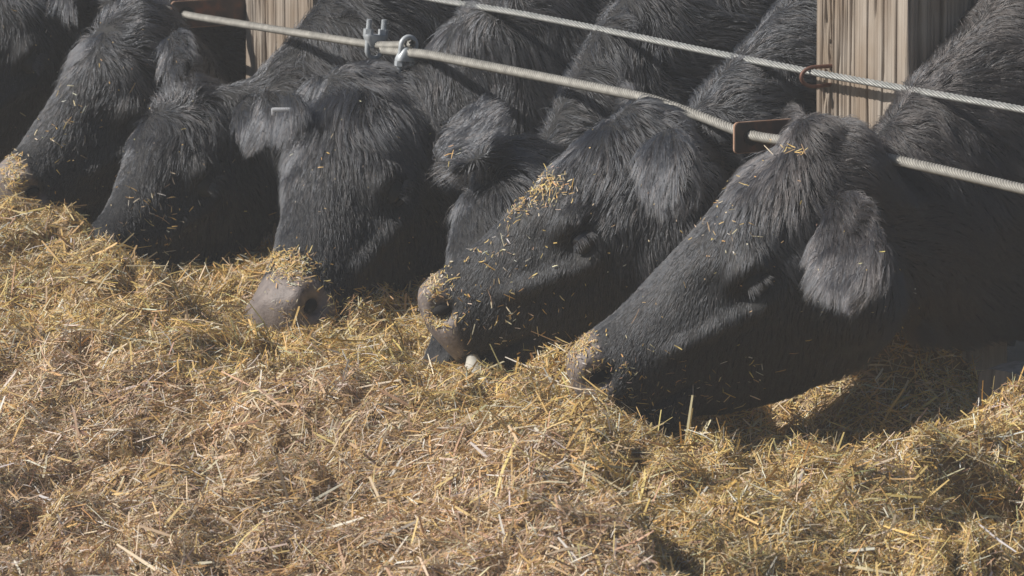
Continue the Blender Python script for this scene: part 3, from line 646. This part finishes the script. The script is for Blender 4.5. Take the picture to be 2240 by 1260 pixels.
    for cx, cy, rx, ry, n, l0 in c['chaff']:
        for _ in range(n):
            x = cx + rng.normal() * rx; y = cy + rng.normal() * ry
            d2 = (fx - x) ** 2 + (fy - y) ** 2; j = np.nonzero(d2 < 60)[0]
            if len(j) and np.linalg.norm(V[idx[j[0]]] - nos) > .019: Q.append((idx[j[0]], l0))
    allp = np.nonzero((fac > .1) & (px > 0) & (px < 2240) & (py > 0) & (py < 1000) & (hd > .4))[0]
    for v_ in rng.choice(allp, min(c.get("flecks", 90), len(allp)), replace=False): Q.append((v_, .22 + .5 * rng.random() ** 3))
    qi = np.array([q[0] for q in Q]); l0 = np.array([q[1] for q in Q]); n = len(Q)
    C = V[qi] + Nn[qi] * (np.clip(ln[qi] * .45, .002, .02) * rng.uniform(.6, 1.2, n))[:, None] + rng.normal(0, .0015, (n, 3))
    Lq = rng.uniform(.006, .019, n) * l0 * np.where(rng.random(n) < .08, 2.3, 1); tq = tints(n, rng, np.full(n, .25))
    v, f, cc = straws(C, Nn[qi], Lq, rng.uniform(.0006, .0022, n), rng.uniform(-.5, .5, n), rng.normal(0, .35, n), tq, rng, .6)
    o = mesh_np('hay_flecks', v, f, M_STRAW, smooth=False, attrs={'tint': ('FLOAT_COLOR', 'POINT', cc)}); tag(o, c['fleck_label'], 'hay', kind='stuff')
    return root

def chin_patch(c, root, H, Fv, U, S, k):
    a = H(.568, -.154, .044); b = H(.592, -.190, .052); ax = (b - a)
    m = MB(); pts = [a - ax * .75, a - ax * .3, a, a + ax * .35, a + ax * .7, b, b + ax * .22, b + ax * .3]; m.tube(pts, [.005, .013, .018, .022, .0235, .020, .012, .005], 24)
    o = m.build('lower_lip', M_LIP, root); o['label'] = 'pale wet lip curling out under the muzzle'
def ear_tag(c, root, H, Fv, U, S, k):
    p = WP(618, 240, .255); m = MB(); x = Vector((1, 0, 0)); y = Vector((0, 1, .1)); z = Vector((0, 0, 1))
    m.box(p, x * .019, y * .0016, z * .0035, .1); m.box(p - x * .017 - z * .004, x * .0035, y * .0015, z * .006, .1); m.build('ear_tag', M_TAG, root)

COWS = [
 dict(seed=6, poll=(1775, 285, .10), nose=(1228, 792, .47), up=(0, 0, 1), deep=.99, hscale=.82, ears=[((1832, 505, .24), (1945, 618, .30), .070), ((1760, 310, -.06), (1700, 250, -.2), .04)], hairs=110000, closed=True, brown=1.0, whorl=-.01,
      label='nearest black cow at right, eye closed, ear drooping, straw round its nostril', fleck_label='chaff round the nostril and over the face of the nearest cow at right',
      chaff=[(1266, 742, 17, 16, 480, .55), (1245, 770, 10, 22, 120, .5), (1300, 830, 26, 34, 130, .5), (1290, 870, 25, 30, 60, .6), (1360, 850, 60, 50, 110, .6), (1580, 860, 90, 50, 60, 1), (1560, 420, 60, 60, 90, .6), (1235, 800, 10, 30, 60, .5), (1730, 335, 20, 6, 14, 1)]),
 dict(seed=5, poll=(1395, 235, .10), nose=(902, 645, .44), up=(-.1, .15, 1), deep=1.24,  ears=[((1455, 325, .22), (1500, 450, .26), .050), ((1380, 250, -.06), (1330, 200, -.2), .04)], hairs=90000, lid=.8, whorl=-.01, detail=chin_patch,
      label='black cow second from right, eye open, yellow chaff on its nose and bridge', fleck_label='yellow chaff on the nose and along the bridge of the second cow from right',
      chaff=[(930, 590, 18, 22, 420, .5), (960, 625, 22, 30, 130, .6), (948, 700, 20, 12, 160, .6), (1165, 405, 34, 20, 420, .6), (1115, 445, 22, 18, 200, .6), (1050, 520, 50, 40, 90, .7), (1080, 700, 90, 60, 120, .7), (1300, 760, 60, 40, 40, .7)]),
 dict(seed=4, pad=-.1, poll=(1065, 335, .13), nose=(925, 830, .40), up=(-.8, -.35, .3), ears=[((1030, 352, .20), (1012, 222, .10), .062), ((1000, 378, .14), (950, 345, .14), .026)], hairs=60000, whorl=.0, earfn=(-.3, -1, .55), earflow=(.9, .1, .2),
      label='black cow with one round ear raised, its face behind the chaff-nosed cow', fleck_label='few straw flecks on the cow with the raised ear', chaff=[(985, 350, 30, 30, 6, 1.5)], flecks=40),
 dict(seed=3, shag=1.35, poll=(745, 165, .12), nose=(572, 680, .42), pad=.035, wide=1.1, deep=1.1, up=(-.75, -.68, .35), shift=-.12, ears=[((705, 180, .12), (658, 270, .16), .032), ((850, 200, .02), (915, 185, -.04), .028)], hairs=90000, whorl=.0, lid=.1,
      label='middle black cow facing forward with a bare grey-brown nose topped with chaff', fleck_label='chaff heaped over the bare nose of the middle cow',
      chaff=[(620, 575, 30, 16, 330, .8), (650, 590, 28, 18, 170, .7), (600, 560, 16, 12, 120, .8), (735, 660, 15, 20, 40, .9), (630, 690, 20, 20, 40, .6)]),
 dict(seed=2, shag=1.35, poll=(405, 180, .12), nose=(186, 540, .42), pad=-.1, up=(-.5, -.3, 1), deep=1.2, shift=-.26, ears=[((545, 255, .20), (685, 232, .24), .045), ((380, 190, -.05), (340, 150, -.1), .03)], hairs=70000, whorl=.0, closed=True, detail=ear_tag,
      label='shaggy black cow with a white tag in its ear, muzzle in the hay', fleck_label='straw bits on the lower face of the ear-tagged cow',
      chaff=[(220, 520, 25, 12, 40, .8), (340, 480, 40, 50, 60, .9)]),
 dict(seed=1, shag=1.35, poll=(285, 15, .12), nose=(-12, 395, .42), up=(-.3, -.2, 1), deep=1.38, wide=1.15, shift=.25, ears=[((385, 95, .18), (405, 185, .22), .038), ((250, 10, -.05), (200, -40, -.1), .03)], hairs=60000, whorl=.0, closed=True,
      label='shaggy black cow at far left, head low, chaff on its muzzle at the edge', fleck_label='chaff on the muzzle cut by the left edge',
      chaff=[(25, 375, 18, 25, 220, .8), (35, 420, 15, 20, 60, .8), (130, 230, 50, 50, 40, 1.0)]),
 dict(seed=9, poll=(30, -90, .12), nose=(-190, 300, .42), up=(-.3, -.2, 1), shift=.2, ears=[((130, -20, .18), (170, 30, .2), .03), ((20, -95, .05), (-10, -125, .0), .03)], hairs=30000, whorl=.0, closed=True,
      label='black cow cut off by the upper left corner, only its woolly neck showing', fleck_label='straw bits on the cow in the upper left corner', chaff=[], flecks=30),
]
for c in COWS: make_cow(c)

# ------------------------------------------------------------------ air box added to lift the blacks with an even veil
def added_veil():
    mb = MB(); mb.box(Vector((0, 8, 1.4)), Vector((8, 0, 0)), Vector((0, 12, 0)), Vector((0, 0, 2.4)))
    m = bpy.data.materials.new('veil_air'); m.use_nodes = True; nt = m.node_tree; nt.nodes.clear()
    out = nt.nodes.new('ShaderNodeOutputMaterial'); pv = nt.nodes.new('ShaderNodeVolumePrincipled')
    pv.inputs['Color'].default_value = (0.85, 0.85, 0.85, 1); pv.inputs['Density'].default_value = 0.0062; pv.inputs['Anisotropy'].default_value = 0.0
    nt.links.new(pv.outputs[0], out.inputs['Volume'])
    o = mb.build('added_veil', m, None, False); tag(o, kind='stuff')
added_veil()
